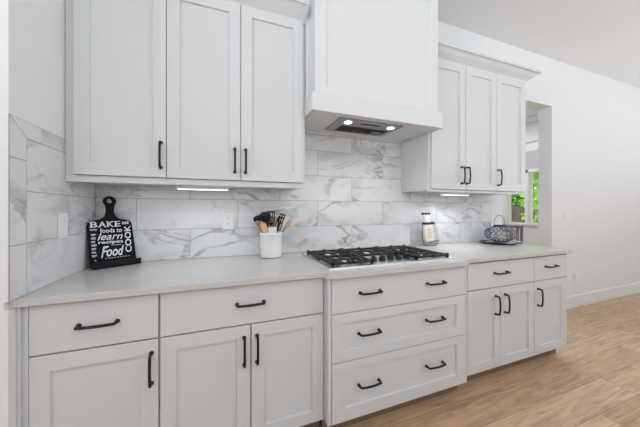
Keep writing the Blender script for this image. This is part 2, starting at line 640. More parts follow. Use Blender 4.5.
# ------------------------------------------------------------------ cabinets
def pull(parent, x, z, yf, length=0.136, vertical=False):
    """black bow pull: a foot and post at each end and a gently arched bar"""
    bm = N()
    h = length / 2
    d = 0.030

    def pt(a, out):
        return (x, yf - out, z + a) if vertical else (x + a, yf - out, z)
    for s in (-1, 1):
        tube(bm, [pt(s * h, 0), pt(s * h, 0.004)], 0.0095, 12)
        tube(bm, [pt(s * h, 0.004), pt(s * h, 0.012), pt(s * h * 0.985, d - 0.003), pt(s * h * 0.94, d)], [0.0075, 0.0064, 0.0062, 0.006], 10)
    tube(bm, [pt(h * t, d + 0.006 * (1 - t * t)) for t in [-0.98 + 0.14 * k for k in range(15)]], 0.0060, 10)
    return obj('handle', bm, 'black', parent, smooth=True)


def carcass(t, x0, x1, y0, y1, z0, z1, shelf=True, m='paint'):
    bm = N()
    box(bm, x0, x1, y0, y1, z0, z1)
    return obj('body', bm, m, t)


BY = -0.626      # base face frame
DY = -0.646      # base door faces
GAP = 0.0014


def base_unit(name, label, x0, x1, ydoor, drawers, doors, fillL=0, fillR=0, toe=True, ztop=0.884):
    """drawers: (x0,x1,z0,z1,style,[pull x]); doors: (x0,x1,z0,z1,pull side)"""
    t = thing(name, label, 'cabinet', ((x0 + x1) / 2, ydoor + 0.3, 0), group='kitchen base cabinets')
    yb = ydoor + 0.020
    bm = N()
    box(bm, x0, x1, yb + 0.030, -0.001, 0.10, ztop)
    box(bm, x0, x0 + 0.012, yb, yb + 0.03, 0.10, ztop)
    box(bm, x1 - 0.012, x1, yb, yb + 0.03, 0.10, ztop)
    box(bm, x0 + 0.012, x1 - 0.012, yb, yb + 0.03, 0.10, 0.112)
    box(bm, x0 + 0.012, x1 - 0.012, yb, yb + 0.03, ztop - 0.004, ztop)
    obj('body', bm, 'paint', t)
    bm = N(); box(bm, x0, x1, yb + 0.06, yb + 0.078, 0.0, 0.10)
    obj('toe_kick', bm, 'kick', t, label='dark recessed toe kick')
    if fillL:
        bm = N(); box(bm, x0, x0 + fillL, yb - 0.018, yb, 0.10, ztop - 0.001); obj('filler', bm, 'paint', t, bevel=0.001)
    if fillR:
        bm = N(); box(bm, x1 - fillR, x1, yb - 0.018, yb, 0.10, ztop - 0.001); obj('filler', bm, 'paint', t, bevel=0.001)
    for (a, b, z0, z1, style, pulls) in drawers:
        bm = N()
        if style == 'slab':
            slab_face(bm, a + GAP, b - GAP, z0 + GAP, z1 - GAP, ydoor, yb - 0.0005)
        else:
            frame_face(bm, a + GAP, b - GAP, z0 + GAP, z1 - GAP, ydoor, yb - 0.0005, 0.06, rails=style)
        d = obj('drawer', bm, 'paint', t)
        for (px, pz) in pulls:
            pull(d, px, pz, ydoor, 0.128)
    for (a, b, z0, z1, px) in doors:
        bm = N()
        frame_face(bm, a + GAP, b - GAP, z0 + GAP, z1 - GAP, ydoor, yb - 0.0005, 0.063)
        d = obj('door', bm, 'paint', t)
        pull(d, px, 0.556, ydoor, 0.130, True)
    return t


base_unit('base_cabinet', 'white single-door base cabinet with one drawer beside the left wall', -0.0130, 0.4555, DY,
          [(0.0235, 0.4525, 0.683, 0.877, 'slab', [(0.240, 0.780)])],
          [(0.0235, 0.4525, 0.10, 0.680, 0.426)], fillL=0.036)
bm = N(); box(bm, -0.0130, 0.0075, DY - 0.013, DY + 0.001, 0.0, 0.8835)
obj('scribe_panel', bm, 'paint', bpy.data.objects['base_cabinet'], bevel=0.001)
base_unit('base_cabinet', 'white double-door base cabinet under one wide drawer, left of the cooktop', 0.4560, 1.2335, DY,
          [(0.4575, 1.232, 0.683, 0.877, 'slab', [(0.845, 0.786)])],
          [(0.4575, 0.8455, 0.10, 0.680, 0.814), (0.8475, 1.232, 0.10, 0.680, 0.876)])
# cooktop drawer bank stands proud of its neighbours
DC = -0.700
base_unit('drawer_cabinet', 'white three-drawer base cabinet standing proud below the gas cooktop', 1.2340, 2.2330, DC,
          [(1.257, 2.216, 0.686, 0.880, 'slab', [(1.489, 0.786), (1.960, 0.790)]),
           (1.257, 2.216, 0.423, 0.685, (0.058, 0.075, 0.056, 0.052), [(1.482, 0.563), (1.952, 0.566)]),
           (1.257, 2.216, 0.100, 0.422, (0.058, 0.075, 0.070, 0.048), [(1.482, 0.279), (1.952, 0.283)])],
          [], fillL=0.0215, fillR=0.0155, ztop=0.884)
DR = -0.655
base_unit('base_cabinet', 'white double-door base cabinet under a drawer, right of the cooktop', 2.2335, 3.0045, DR,
          [(2.288, 3.003, 0.683, 0.872, 'slab', [(2.618, 0.787)])],
          [(2.288, 2.620, 0.10, 0.680, 2.566), (2.620, 3.003, 0.10, 0.680, 2.664)], fillL=0.053)
base_unit('base_cabinet', 'narrow white base cabinet with one drawer at the far right end of the counter', 3.0050, 3.4350, DR,
          [(3.006, 3.428, 0.683, 0.872, 'slab', [(3.205, 0.789)])],
          [(3.006, 3.428, 0.10, 0.680, 3.046)], fillR=0.006)

# worktop
bm = N()
cp = [(-0.0130, -0.0005), (-0.0130, -0.676), (1.200, -0.676), (1.214, -0.690), (1.226, -0.722), (1.240, -0.734), (2.205, -0.738),
      (2.222, -0.728), (2.236, -0.697), (2.250, -0.686), (3.448, -0.686), (3.448, -0.0005)]
prism(bm, cp, 'z', 0.8845, 0.9137)
ct = obj('countertop', bm, 'quartz', bevel=0.002)
tag(ct, 'pale grey quartz countertop running along all the base cabinets', 'countertop')

# ---- uppers
UF = -0.340      # face frame front
UD = -0.358      # door front
UZ0, UZ1 = 1.383, 2.470


def upper_unit(name, label, x0, x1, z0, z1, doors, sideL=0.0, group='wall cabinets', zb=None, ztopdoor=2.462, yfr=UF):
    t = thing(name, label, 'cabinet', ((x0 + x1) / 2, -0.17, z0), group=group)
    bm = N()
    box(bm, x0, x1, yfr + 0.035, -0.0125, z0 + 0.012, z1)
    obj('body', bm, 'paint', t)
    bm = N()
    d0, d1 = min(d[0] for d in doors), max(d[1] for d in doors)
    # face frame: bottom rail, top rail, end stiles
    def rail(a, b, c, d):
        box(bm, a, b, yfr, yfr + 0.0198, c, d)
    zd0, zd1 = min(d[2] for d in doors), max(d[3] for d in doors)
    rail(x0, x1, z0, zd0 - 0.002)
    rail(x0, x1, zd1 + 0.002, z1)
    if d0 - x0 > 0.004:
        rail(x0, d0, zd0 - 0.002, zd1 + 0.002)
    if x1 - d1 > 0.004:
        rail(d1, x1, zd0 - 0.002, zd1 + 0.002)
    for zz in (z0 + 0.012, z1 - 0.012):                # carcass edges that close the box behind the frame
        box(bm, x0, x1, yfr + 0.0198, yfr + 0.0349, zz - 0.002, zz + 0.010)
    box(bm, x0, x0 + 0.006, yfr + 0.0198, yfr + 0.0349, z0 + 0.012, z1)
    box(bm, x1 - 0.006, x1, yfr + 0.0198, yfr + 0.0349, z0 + 0.012, z1)
    obj('face_frame', bm, 'paint', t, bevel=0.001)
    for (a, b, c, d, px, pz) in doors:
        bm = N()
        frame_face(bm, a + GAP * .8, b - GAP * .8, c, d, UD, yfr + 0.001, 0.062)
        dr = obj('door', bm, 'paint', t)
        pull(dr, px, pz, UD, 0.134, True)
    return t


upper_unit('wall_cabinet', 'white single-door wall cabinet hung in the left corner', 0.0008, 0.4325, UZ0, UZ1,
           [(0.036, 0.4325, 1.418, 2.462, 0.408, 1.537)])
upper_unit('wall_cabinet', 'white double-door wall cabinet hung just left of the range hood', 0.4330, 1.2210, UZ0, UZ1,
           [(0.4335, 0.8175, 1.418, 2.462, 0.784, 1.533), (0.8185, 1.203, 1.418, 2.462, 0.845, 1.533)])
upper_unit('wall_cabinet', 'white double-door wall cabinet hung just right of the range hood', 2.2445, 3.0045, 1.390, UZ1,
           [(2.264, 2.628, 1.413, 2.450, 2.578, 1.531), (2.630, 3.004, 1.413, 2.450, 2.638, 1.531)])
upper_unit('wall_cabinet', 'narrow white wall cabinet with one door beside the open doorway', 3.0050, 3.4150, 1.390, UZ1,
           [(3.005, 3.398, 1.413, 2.450, 3.018, 1.530)])


# crown mouldings: cove profile swept along the front and returned at the free end
def crown(label, x0, x1, z0, ret):
    prof = [(0.0, 0.0), (0.010, 0.0), (0.012, 0.010), (0.018, 0.016), (0.030, 0.026), (0.048, 0.040), (0.068, 0.060), (0.078, 0.066), (0.090, 0.068), (0.090, 0.086), (0.0, 0.086)]
    bm = N()
    rows = []
    yf = UF - 0.001
    for (o, h) in prof:
        r = [bm.verts.new((x0, yf - o, z0 + h))]
        if ret:
            r.append(bm.verts.new((x1 + o, yf - o, z0 + h)))
            r.append(bm.verts.new((x1 + o, -0.002, z0 + h)))
        else:
            r.append(bm.verts.new((x1, yf - o, z0 + h)))
        rows.append(r)
    n = len(rows[0])
    for i in range(len(rows)):
        a, b = rows[i], rows[(i + 1) % len(rows)]
        for k in range(n - 1):
            bm.faces.new((a[k], a[k + 1], b[k + 1], b[k]))
    bm.faces.new([r[0] for r in rows])
    bm.faces.new([r[-1] for r in rows][::-1])
    o = obj('crown_moulding', bm, 'paint')
    return tag(o, label, 'crown moulding')


crown('white crown moulding along the top of the left wall cabinets', 0.0008, 1.2210, 2.450, False)
crown('white crown moulding topping the wall cabinets beside the doorway', 2.2440, 3.416, 2.4515, True)

# ---- range hood
HX0, HX1, HY = 1.2455, 2.2150, -0.470
hood = thing('range_hood', 'tall white panelled range hood boxed in above the cooktop', 'range hood', (1.73, -0.24, 1.85))
bm = N()
frame_face(bm, HX0, HX1, 1.955, CEIL - 0.002, HY, -0.013, 0.07, depth=0.008, slope=0.006, rails=(0.072, 0.066, 0.062, 0.12))
obj('chimney_box', bm, 'hoodpaint', hood)
bm = N()                                    # apron: four boards round the opening and the underside
AX0, AX1, AY = 1.2225, 2.2490, -0.484
box(bm, AX0, AX1, AY, AY + 0.02, 1.850, 1.9545)
prism(bm, [(AY + 0.001, 1.9545), (HY, 1.968), (HY + 0.02, 1.968), (HY + 0.02, 1.9545)], 'x', AX0 + 0.006, AX1 - 0.006)
box(bm, AX0, AX0 + 0.02, AY + 0.02, -0.363, 1.850, 1.9545)
box(bm, AX1 - 0.02, AX1, AY + 0.02, -0.363, 1.850, 1.9545)
box(bm, 1.2225, 1.2500, -0.360, -0.013, 1.9545, CEIL - 0.002); box(bm, 1.2215, 1.2424, -0.3625, -0.013, 1.8535, 1.9544)
box(bm, 2.2050, 2.2435, -0.350, -0.013, 1.9545, CEIL - 0.002)
obj('apron', bm, 'hoodpaint', hood)
bm = N()
IX0, IX1, IY0, IY1 = 1.441, 1.945, -0.418, -0.140
for (a, b, c, d) in ((AX0 + 0.02, IX0, AY + 0.02, -0.013), (IX1, AX1 - 0.02, AY + 0.02, -0.013), (IX0, IX1, AY + 0.02, IY0), (IX0, IX1, IY1, -0.013)):
    box(bm, a, b, c, d, 1.853, 1.868)
box(bm, AX0 + 0.02, AX1 - 0.02, -0.045, -0.014, 1.843, 1.853)
obj('underside', bm, 'hoodpaint', hood)
# insert
ins = N()
F0, F1, FY0, FY1 = 1.512, 1.905, -0.290, -0.160
for (a, b, c, d) in ((IX0, F0, IY0, IY1), (F1, IX1, IY0, IY1), (F0, F1, IY0, FY0), (F0, F1, FY1, IY1)):
    box(ins, a, b, c, d, 1.846, 1.856)
box(ins, IX0, IX1, IY0, IY1, 1.872, 1.98)
ins_o = obj('vent_insert', ins, 'steel2', hood, label='brushed steel vent insert')
bm = N()
box(bm, F0, F1, FY0, FY1, 1.862, 1.868)
for k in range(24):
    x = F0 + 0.006 + k * (F1 - F0 - 0.012) / 23
    box(bm, x - 0.003, x + 0.003, FY0 + 0.004, FY1 - 0.004, 1.858, 1.862)
obj('filter', bm, 'filter', ins_o, label='dark ribbed grease filter')
bm = N()
box(bm, 1.815, 1.895, -0.205, -0.198, 1.850, 1.858)
box(bm, 1.815, 1.895, -0.180, -0.173, 1.850, 1.858)
box(bm, 1.815, 1.822, -0.205, -0.173, 1.850, 1.858)
obj('filter_latch', bm, 'steel', ins_o)
bm = N(); box(bm, 1.622, 1.783, -0.374, -0.352, 1.8445, 1.8465)
for k in range(5):
    tube(bm, [(1.65 + 0.026 * k, -0.363, 1.8446), (1.65 + 0.026 * k, -0.363, 1.8425)], 0.006, 10)
obj('control_strip', bm, 'slot', ins_o)
for x, y in ((1.527, -0.357), (1.879, -0.353)):
    bm = N(); lathe(bm, [(0, -0.0035), (0.020, -0.0035), (0.026, -0.001), (0.026, 0.0)], (x, y, 1.846), 24)
    obj('lamp_lens', bm, 'led', ins_o, smooth=False)
    d = bpy.data.lights.new('hood_lamp', 'SPOT')
    d.energy = 5.0
    d.spot_size = math.radians(130)
    d.spot_blend = 0.8
    d.shadow_soft_size = 0.03
    d.color = (1.0, 0.93, 0.84)
    l = bpy.data.objects.new('hood_lamp', d)
    l.location = (x, y, 1.835)
    C.objects.link(l)


# ---- under-cabinet light bars
def bar_light(x0, x1, z, label, power):
    t = thing('under_cabinet_light', label, 'light', ((x0 + x1) / 2, -0.235, z), group='under-cabinet light bars')
    bm = N(); box(bm, x0, x1, -0.262, -0.205, z - 0.014, z + 0.010)
    obj('housing', bm, 'plastic', t, bevel=0.002)
    bm = N(); box(bm, x0 + 0.008, x1 - 0.008, -0.256, -0.211, z - 0.0175, z - 0.0142)
    obj('lens', bm, 'led2', t)
    a = area('bar_lamp', ((x0 + x1) / 2, -0.225, z - 0.022), (math.radians(-18), 0, 0), x1 - x0 - 0.02, 0.03, power, (0.95, 0.97, 1.0))


bar_light(0.465, 0.755, 1.382, 'slim white light bar glowing beneath the left wall cabinets', 1.0)
bar_light(2.500, 2.790, 1.389, 'slim white light bar glowing beneath the right wall cabinets', 2.6)


# ------------------------------------------------------------------ outlets and switches
def plate(name, label, c, w, h, axis, kind, cat):
    """wall plate facing -y ('y') or +x ('x'); kind: 'outlet' or number of rockers"""
    t = thing(name, label, cat, c, 0 if axis == 'y' else PI / 2)
    bm = N(); box(bm, -w / 2, w / 2, -0.006, 0, -h / 2, h / 2)
    obj('cover_plate', bm, 'plastic', t, world=False, bevel=0.002)
    if kind == 'outlet':
        for s in (-1, 1):
            bm = N()
            box(bm, -0.017, 0.017, -0.0085, -0.006, s * 0.021 - 0.015, s * 0.021 + 0.015)
            soc = obj('socket', bm, 'plastic', t, world=False, bevel=0.001)
            bm = N()
            for sx in (-0.007, 0.007):
                box(bm, sx - 0.0012, sx + 0.0012, -0.0092, -0.0085, s * 0.021 - 0.002, s * 0.021 + 0.008)
            tube(bm, [(0, -0.0085, s * 0.021 - 0.008), (0, -0.0092, s * 0.021 - 0.008)], 0.0024, 8)
            obj('slots', bm, 'slot', soc, world=False)
    else:
        for k in range(kind):
            cx = (k - (kind - 1) / 2) * 0.046
            bm = N()
            prism(bm, [(-0.006, -0.033), (-0.0075, -0.033), (-0.0105, 0.033), (-0.006, 0.033)], 'x', cx - 0.0165, cx + 0.0165)
            obj('rocker', bm, 'plastic', t, world=False, bevel=0.0006)
    return t


plate('wall_outlet', 'white outlet on the marble backsplash left of the utensil crock', (0.757, -0.0105, 1.166), 0.074, 0.120, 'y', 'outlet', 'outlet')
plate('light_switch', 'white switch plate on the marble tile of the left side wall', (0.0005, -0.366, 1.170), 0.078, 0.122, 'x', 1, 'switch')
plate('wall_outlet', 'white outlet low on the wall past the end cabinet', (4.955, 0.0, 0.375), 0.074, 0.12, 'y', 'outlet', 'outlet')
plate('light_switch', 'white switch plate on the bare wall right of the doorway', (4.800, 0.0, 1.157), 0.118, 0.118, 'y', 2, 'switch')

# ------------------------------------------------------------------ gas cooktop
CX0, CX1, CY0, CY1, CZ = 1.262, 2.168, -0.660, -0.145, 0.9140
cook = thing('gas_cooktop', 'stainless steel gas cooktop with black cast iron grates set in the counter', 'cooktop', (1.715, -0.40, CZ))
bm = N()
def ring(a, z):
    return [bm.verts.new(p) for p in ((CX0 + a, CY0 + a, z), (CX1 - a, CY0 + a, z), (CX1 - a, CY1 - a, z), (CX0 + a, CY1 - a, z))]
rs = [ring(0, CZ), ring(0.001, CZ + 0.008), ring(0.004, CZ + 0.0105), ring(0.020, CZ + 0.0105), ring(0.030, CZ + 0.006)]
for A, B in zip(rs, rs[1:]):
    for k in range(4):
        bm.faces.new((A[k], A[(k + 1) % 4], B[(k + 1) % 4], B[k]))
bm.faces.new(rs[-1]); bm.faces.new(rs[0][::-1])
obj('tray', bm, 'steel', cook, bevel=0.0)
burners = [(1.425, -0.265, 0.036), (1.425, -0.520, 0.030), (1.715, -0.290, 0.048), (2.005, -0.265, 0.036), (2.005, -0.520, 0.030)]
for (x, y, r) in burners:
    bm = N(); lathe(bm, [(0, 0), (r + 0.012, 0), (r + 0.010, 0.006), (r + 0.002, 0.012), (r, 0.018), (0, 0.018)], (x, y, CZ + 0.006), 24)
    b = obj('burner', bm, 'steel', cook, smooth=False)
    bm = N(); lathe(bm, [(0, 0.018), (r + 0.003, 0.018), (r + 0.003, 0.023), (r - 0.003, 0.026), (0, 0.026)], (x, y, CZ + 0.006), 24)
    obj('burner_cap', bm, 'iron', b)
gz0, gz1 = CZ + 0.018, CZ + 0.033


def grate(x0, x1, y0, y1, cs):
    bm = N()
    w = 0.0075
    def bar(a, b, c, d):
        box(bm, min(a, b), max(a, b), min(c, d), max(c, d), gz0, gz1)
    bar(x0, x1, y0, y0 + 2 * w); bar(x0, x1, y1 - 2 * w, y1)
    bar(x0, x0 + 2 * w, y0, y1); bar(x1 - 2 * w, x1, y0, y1)
    my = (y0 + y1) / 2
    if len(cs) > 1:
        bar(x0, x1, my - w, my + w)
    for (cx, cy, r) in cs:
        g = r * 0.55
        bar(x0, cx - g, cy - w, cy + w); bar(cx + g, x1, cy - w, cy + w)
        lo = y0 if (len(cs) == 1 or cy < my) else my
        hi = y1 if (len(cs) == 1 or cy > my) else my
        bar(cx - w, cx + w, lo, cy - g); bar(cx - w, cx + w, cy + g, hi)
        for s in (-1, 1):
            xm = (cx + s * g + (x1 if s > 0 else x0)) / 2
            bar(xm - w * .8, xm + w * .8, lo, lo + 0.055); bar(xm - w * .8, xm + w * .8, hi - 0.055, hi)
    for yy in (0.14, 0.30, 0.70, 0.86) if len(cs) > 1 else (0.25, 0.75):
        y = y0 + (y1 - y0) * yy
        bar(x0, x0 + 0.075, y - w * .8, y + w * .8); bar(x1 - 0.075, x1, y - w * .8, y + w * .8)
    for x in (x0 + w, x1 - w):                      # feet
        for y in (y0 + w, y1 - w, my):
            box(bm, x - w, x + w, y - w, y + w, CZ + 0.0065, gz0)
    for x in (x0 + w, x1 - w, (x0 + x1) / 2):       # raised lugs at the back and front corners
        for y in (y0 + w, y1 - w):
            box(bm, x - w, x + w, y - w, y + w, gz1, gz1 + 0.006)
    return obj('grate', bm, 'iron', cook, bevel=0.0015)


grate(1.288, 1.556, -0.630, -0.172, burners[:2])
grate(1.562, 1.868, -0.445, -0.172, burners[2:3])
grate(1.874, 2.148, -0.630, -0.172, burners[3:])
for k in range(5):
    x = 1.612 + 0.0635 * k
    y = -0.545
    bm = N()
    lathe(bm, [(0, 0), (0.023, 0), (0.023, 0.003), (0.0205, 0.006), (0.0185, 0.022), (0.0165, 0.025), (0, 0.025)], (x, y, CZ + 0.0062), 24)
    box(bm, x - 0.0045, x + 0.0045, y - 0.017, y + 0.017, CZ + 0.030, CZ + 0.038)
    obj('knob', bm, 'black', cook)

# ------------------------------------------------------------------ lettered board stand in the corner
TILT = math.radians(9)
YAW = math.radians(34)
stand = thing('recipe_stand', 'black cutting-board-shaped recipe stand with white kitchen words in the corner', 'recipe stand', (0.052, -0.196, 0.9145), YAW)
# board plane: origin behind the ledge, x along the board, tilted back
BM = Matrix.Translation((0, 0.038, 0.004)) @ Matrix.Rotation(-TILT, 4, 'X')
TH = 0.012


def arc(cx, cz, r, a0, a1, n):
    return [(cx + r * math.cos(a0 + (a1 - a0) * k / n), cz + r * math.sin(a0 + (a1 - a0) * k / n)) for k in range(n + 1)]


outl = [(0.003, 0.0), (0.226, 0.0), (0.212, 0.236)]
outl += [(0.208, 0.252), (0.196, 0.264), (0.176, 0.270), (0.150, 0.276), (0.131, 0.292), (0.124, 0.318), (0.126, 0.345)]
outl += arc(0.106, 0.382, 0.032, -0.75, PI + 0.75, 14)
outl += [(0.086, 0.345), (0.086, 0.318), (0.078, 0.292), (0.058, 0.276), (0.034, 0.270), (0.012, 0.264), (0.0, 0.252), (-0.004, 0.236)]
hole = arc(0.105, 0.384, 0.0135, 0, 2 * PI, 14)[:-1]
bm = N()
vo = [bm.verts.new((p[0], 0, p[1])) for p in outl]
vh = [bm.verts.new((p[0], 0, p[1])) for p in hole]
eo = [bm.edges.new((vo[i], vo[(i + 1) % len(vo)])) for i in range(len(vo))]
eh = [bm.edges.new((vh[i], vh[(i + 1) % len(vh)])) for i in range(len(vh))]
bmesh.ops.triangle_fill(bm, use_beauty=True, use_dissolve=True, edges=eo + eh)
ext = bmesh.ops.extrude_face_region(bm, geom=bm.faces[:])
bmesh.ops.translate(bm, verts=[v for v in ext['geom'] if isinstance(v, bmesh.types.BMVert)], vec=(0, TH, 0))
bm.transform(BM)
obj('board', bm, 'board', stand, world=False, bevel=0.002)
bm = N()
prism(bm, [(0.000, 0.0), (-0.042, 0.0), (-0.048, 0.012), (-0.048, 0.036), (-0.041, 0.036), (-0.039, 0.014), (0.000, 0.012)], 'x', 0.0, 0.232)
bm.transform(Matrix.Translation((0, 0.036, 0.0)))
obj('ledge', bm, 'navy', stand, world=False, bevel=0.002)
bm = N()
box(bm, 0.09, 0.13, 0.0, 0.006, 0.0, 0.20)
bm.transform(Matrix.Translation((0, 0.113, 0.0005)) @ Matrix.Rotation(math.radians(8), 4, 'X'))
obj('prop', bm, 'board', stand, world=False)


def text_verts(s, shear=0.0, offset=0.0):
    cu = bpy.data.curves.new('txt', 'FONT')
    cu.body = s
    cu.size = 1.0
    cu.offset = offset
    cu.resolution_u = 3
    to = bpy.data.objects.new('txt', cu)
    C.objects.link(to)
    dg = bpy.context.evaluated_depsgraph_get()
    me = bpy.data.meshes.new_from_object(to.evaluated_get(dg))
    vs = [Vector((v.co.x + shear * v.co.y, v.co.y, 0)) for v in me.vertices]
    fs = [tuple(p.vertices) for p in me.polygons]
    bpy.data.objects.remove(to)
    bpy.data.curves.remove(cu)
    bpy.data.meshes.remove(me)
    return vs, fs


def put_text(bm, s, x0, z0, x1, z1, rot=0, shear=0.0, offset=0.0):
    """fit a word into a rectangle of the board plane; rot=90 reads upwards"""
    vs, fs = text_verts(s, shear, offset)
    ax, bx = min(v.x for v in vs), max(v.x for v in vs)
    ay, by = min(v.y for v in vs), max(v.y for v in vs)
    out = []
    for v in vs:
        u, w = (v.x - ax) / (bx - ax), (v.y - ay) / (by - ay)
        if rot == 90:
            x, z = x1 - w * (x1 - x0), z0 + u * (z1 - z0)
        else:
            x, z = x0 + u * (x1 - x0), z0 + w * (z1 - z0)
        out.append(bm.verts.new((x, -0.0008, z)))
    for f in fs:
        bm.faces.new([out[i] for i in f])


def rect(bm, x0, z0, x1, z1):
    bm.faces.new([bm.verts.new(p) for p in ((x0, -0.0008, z0), (x1, -0.0008, z0), (x1, -0.0008, z1), (x0, -0.0008, z1))])


bm = N()
# BAKE with slab serifs
xs = [(0.010, 0.042), (0.047, 0.081), (0.086, 0.120), (0.124, 0.152)]
zb, zt = 0.228, 0.260
for ch, (a, b) in zip('BAKE', xs):
    put_text(bm, ch, a, zb, b, zt, offset=0.012)
s_h = 0.003
for (a, b) in ((0.006, 0.020), (0.043, 0.055), (0.073, 0.085), (0.083, 0.097), (0.110, 0.124), (0.120, 0.134)):
    rect(bm, a, zb - 0.0005, b, zb + s_h)
for (a, b) in ((0.006, 0.020), (0.083, 0.097), (0.109, 0.122), (0.120, 0.134)):
    rect(bm, a, zt - s_h, b, zt + 0.0005)
put_text(bm, 'eat', 0.160, 0.240, 0.196, 0.260, offset=0.02)
put_text(bm, 'COOK', 0.170, 0.068, 0.203, 0.232, rot=90, offset=0.02)
put_text(bm, 'tasty', 0.006, 0.206, 0.040, 0.220, offset=0.012)
put_text(bm, 'foods to', 0.052, 0.194, 0.158, 0.220, offset=0.015)
put_text(bm, 'learn', 0.038, 0.152, 0.160, 0.192, shear=0.35, offset=0.008)
put_text(bm, 'recipes', 0.042, 0.124, 0.160, 0.148, offset=0.018)
put_text(bm, 'Food', 0.052, 0.054, 0.162, 0.114, shear=0.3, offset=0.022)
put_text(bm, 'F', 0.050, 0.050, 0.090, 0.116, shear=0.4, offset=0.0)
for k in range(7):                                 # column of tiny unreadable words, then a dotted rule
    z = 0.190 - 0.020 * k
    rect(bm, 0.010, z - 0.0045, 0.034 - 0.003 * (k % 3), z)
    rect(bm, 0.012, z - 0.010, 0.028 + 0.003 * (k % 2), z - 0.0075)
for k in range(9):
    rect(bm, 0.070 + 0.014 * k, 0.044, 0.079 + 0.014 * k, 0.0465)
rect(bm, 0.100, 0.118, 0.150, 0.120)
rect(bm, 0.022, 0.036, 0.028, 0.043)
bm.transform(BM)
obj('lettering', bm, 'ink', stand, world=False, label='white painted lettering')

# ------------------------------------------------------------------ utensil crock and the utensils in it
KX, KY, KZ = 1.037, -0.135, 0.9140
bm = N()
lathe(bm, [(0, 0), (0.064, 0), (0.072, 0.003), (0.0755, 0.010), (0.0765, 0.080), (0.076, 0.155), (0.0785, 0.158), (0.079, 0.170), (0.077, 0.174), (0.073, 0.174), (0.070, 0.166), (0.070, 0.012), (0, 0.010)], (KX, KY, KZ), 40)
tag(obj('utensil_crock', bm, 'ceramic', smooth=True), 'white ceramic crock full of cooking utensils on the counter', 'crock')
for f in bpy.data.objects['utensil_crock'].data.polygons:
    f.use_smooth = True


def utensil(name, label, cat, foot, head, parts, group='utensils in the crock'):
    """parts: callables drawing in a local frame whose z runs from foot to head"""
    f, h = Vector(foot), Vector(head)
    t = thing(name, label, cat, f, group=group)
    z = (h - f).normalized()
    view = Vector((-0.3, -1, 0))
    x = (-view).cross(z).normalized() * 1.0
    x = z.cross(view).normalized() * -1
    y = z.cross(x).normalized()
    m = Matrix(((x.x, y.x, z.x), (x.y, y.y, z.y), (x.z, y.z, z.z))).to_4x4()
    L = (h - f).length
    for pn, mm, fn in parts:
        bm = N(); fn(bm, L); bm.transform(m)
        obj(pn, bm, mm, t, world=False, smooth=False, bevel=0.0008)
    return t


def shaft(r, z0=0.0, z1=None):
    return lambda bm, L: tube(bm, [(0, 0, z0), (0, 0, (L + z1) if z1 else L)], r, 8)


def outline_head(pts, th):
    return lambda bm, L: prism(bm, [(p[0], L + p[1]) for p in pts], 'y', -th / 2, th / 2)


def bowl_head(w, h, d):
    def fn(bm, L):
        lathe(bm, [(0, -h / 2), (w * .55, -h * .40), (w * .85, -h * .2), (w, 0.05 * h), (w * .85, h * .3), (w * .5, h * .45), (0, h / 2)], (0, 0, L - h / 2), 16, 1.0, d)
    return fn


def slotted(w, h, th, n, r=0.0):
    def fn(bm, L):
        z0, z1 = L - h, L
        rl = w / (n * 2 - 1)
        for k in range(n):
            a = -w / 2 + 2 * k * rl
            box(bm, a, a + rl, -th / 2, th / 2, z0 + .012, z1 - .010)
        box(bm, -w / 2, w / 2, -th / 2, th / 2, z1 - .010, z1)
        prism(bm, [(-w / 2, z0 + .012), (-0.006, z0 - .006), (0.006, z0 - .006), (w / 2, z0 + .012)], 'y', -th / 2, th / 2)
    return fn


FZ = KZ + 0.014
utensil('wooden_spatula', 'pale wooden spatula leaning over the left rim of the crock', 'spatula', (KX + 0.030, KY - 0.030, FZ), (KX - 0.066, KY - 0.048, 1.150),
        [('handle', 'wood', shaft(0.006, 0, -0.07)), ('blade', 'wood', outline_head([(-.006, -.085), (.006, -.085), (.020, -.055), (.022, -.002), (.010, .004), (-.012, .003), (-.022, -.008), (-.020, -.055)], .006))])
utensil('cooking_spoon', 'black nylon spoon highest at the left in the crock', 'spoon', (KX + 0.034, KY, FZ), (KX - 0.060, KY - 0.010, 1.228),
        [('handle', 'nylon', shaft(0.0055, 0, -0.06)), ('bowl', 'nylon', bowl_head(.034, .075, .35))])
utensil('soup_ladle', 'black ladle resting at the left edge of the crock', 'ladle', (KX + 0.030, KY + 0.020, FZ), (KX - 0.098, KY + 0.040, 1.203),
        [('handle', 'nylon', shaft(0.0055, 0, -0.04)), ('bowl', 'nylon', bowl_head(.032, .050, .7))])
utensil('wooden_spoon', 'brown wooden spoon tucked below the black ladle', 'spoon', (KX + 0.020, KY + 0.010, FZ), (KX - 0.100, KY - 0.030, 1.172),
        [('handle', 'wood2', shaft(0.005, 0, -0.04)), ('bowl', 'wood2', bowl_head(.020, .050, .4))])
utensil('pasta_spoon', 'black rounded spoon between the ladle and the slotted turner', 'spoon', (KX + 0.010, KY + 0.030, FZ), (KX - 0.026, KY + 0.052, 1.230),
        [('handle', 'nylon', shaft(0.0055, 0, -0.06)), ('bowl', 'nylon', bowl_head(.030, .080, .35))])
utensil('slotted_turner', 'black slotted turner standing at the back centre of the crock', 'turner', (KX - 0.010, KY + 0.015, FZ), (KX + 0.002, KY - 0.002, 1.236),
        [('handle', 'nylon', shaft(0.005, 0, -0.09)), ('blade', 'nylon', slotted(.052, .095, .004, 4))])
utensil('silicone_spatula', 'short white spatula at the front centre of the crock', 'spatula', (KX, KY - 0.040, FZ), (KX - 0.006, KY - 0.050, 1.124),
        [('handle', 'white_sil', shaft(0.006, 0, -0.05)), ('blade', 'white_sil', outline_head([(-.012, -.060), (.014, -.060), (.034, -.035), (.036, -.004), (.010, .003), (-.020, .002), (-.036, .008), (-.034, -.030)], .010))])
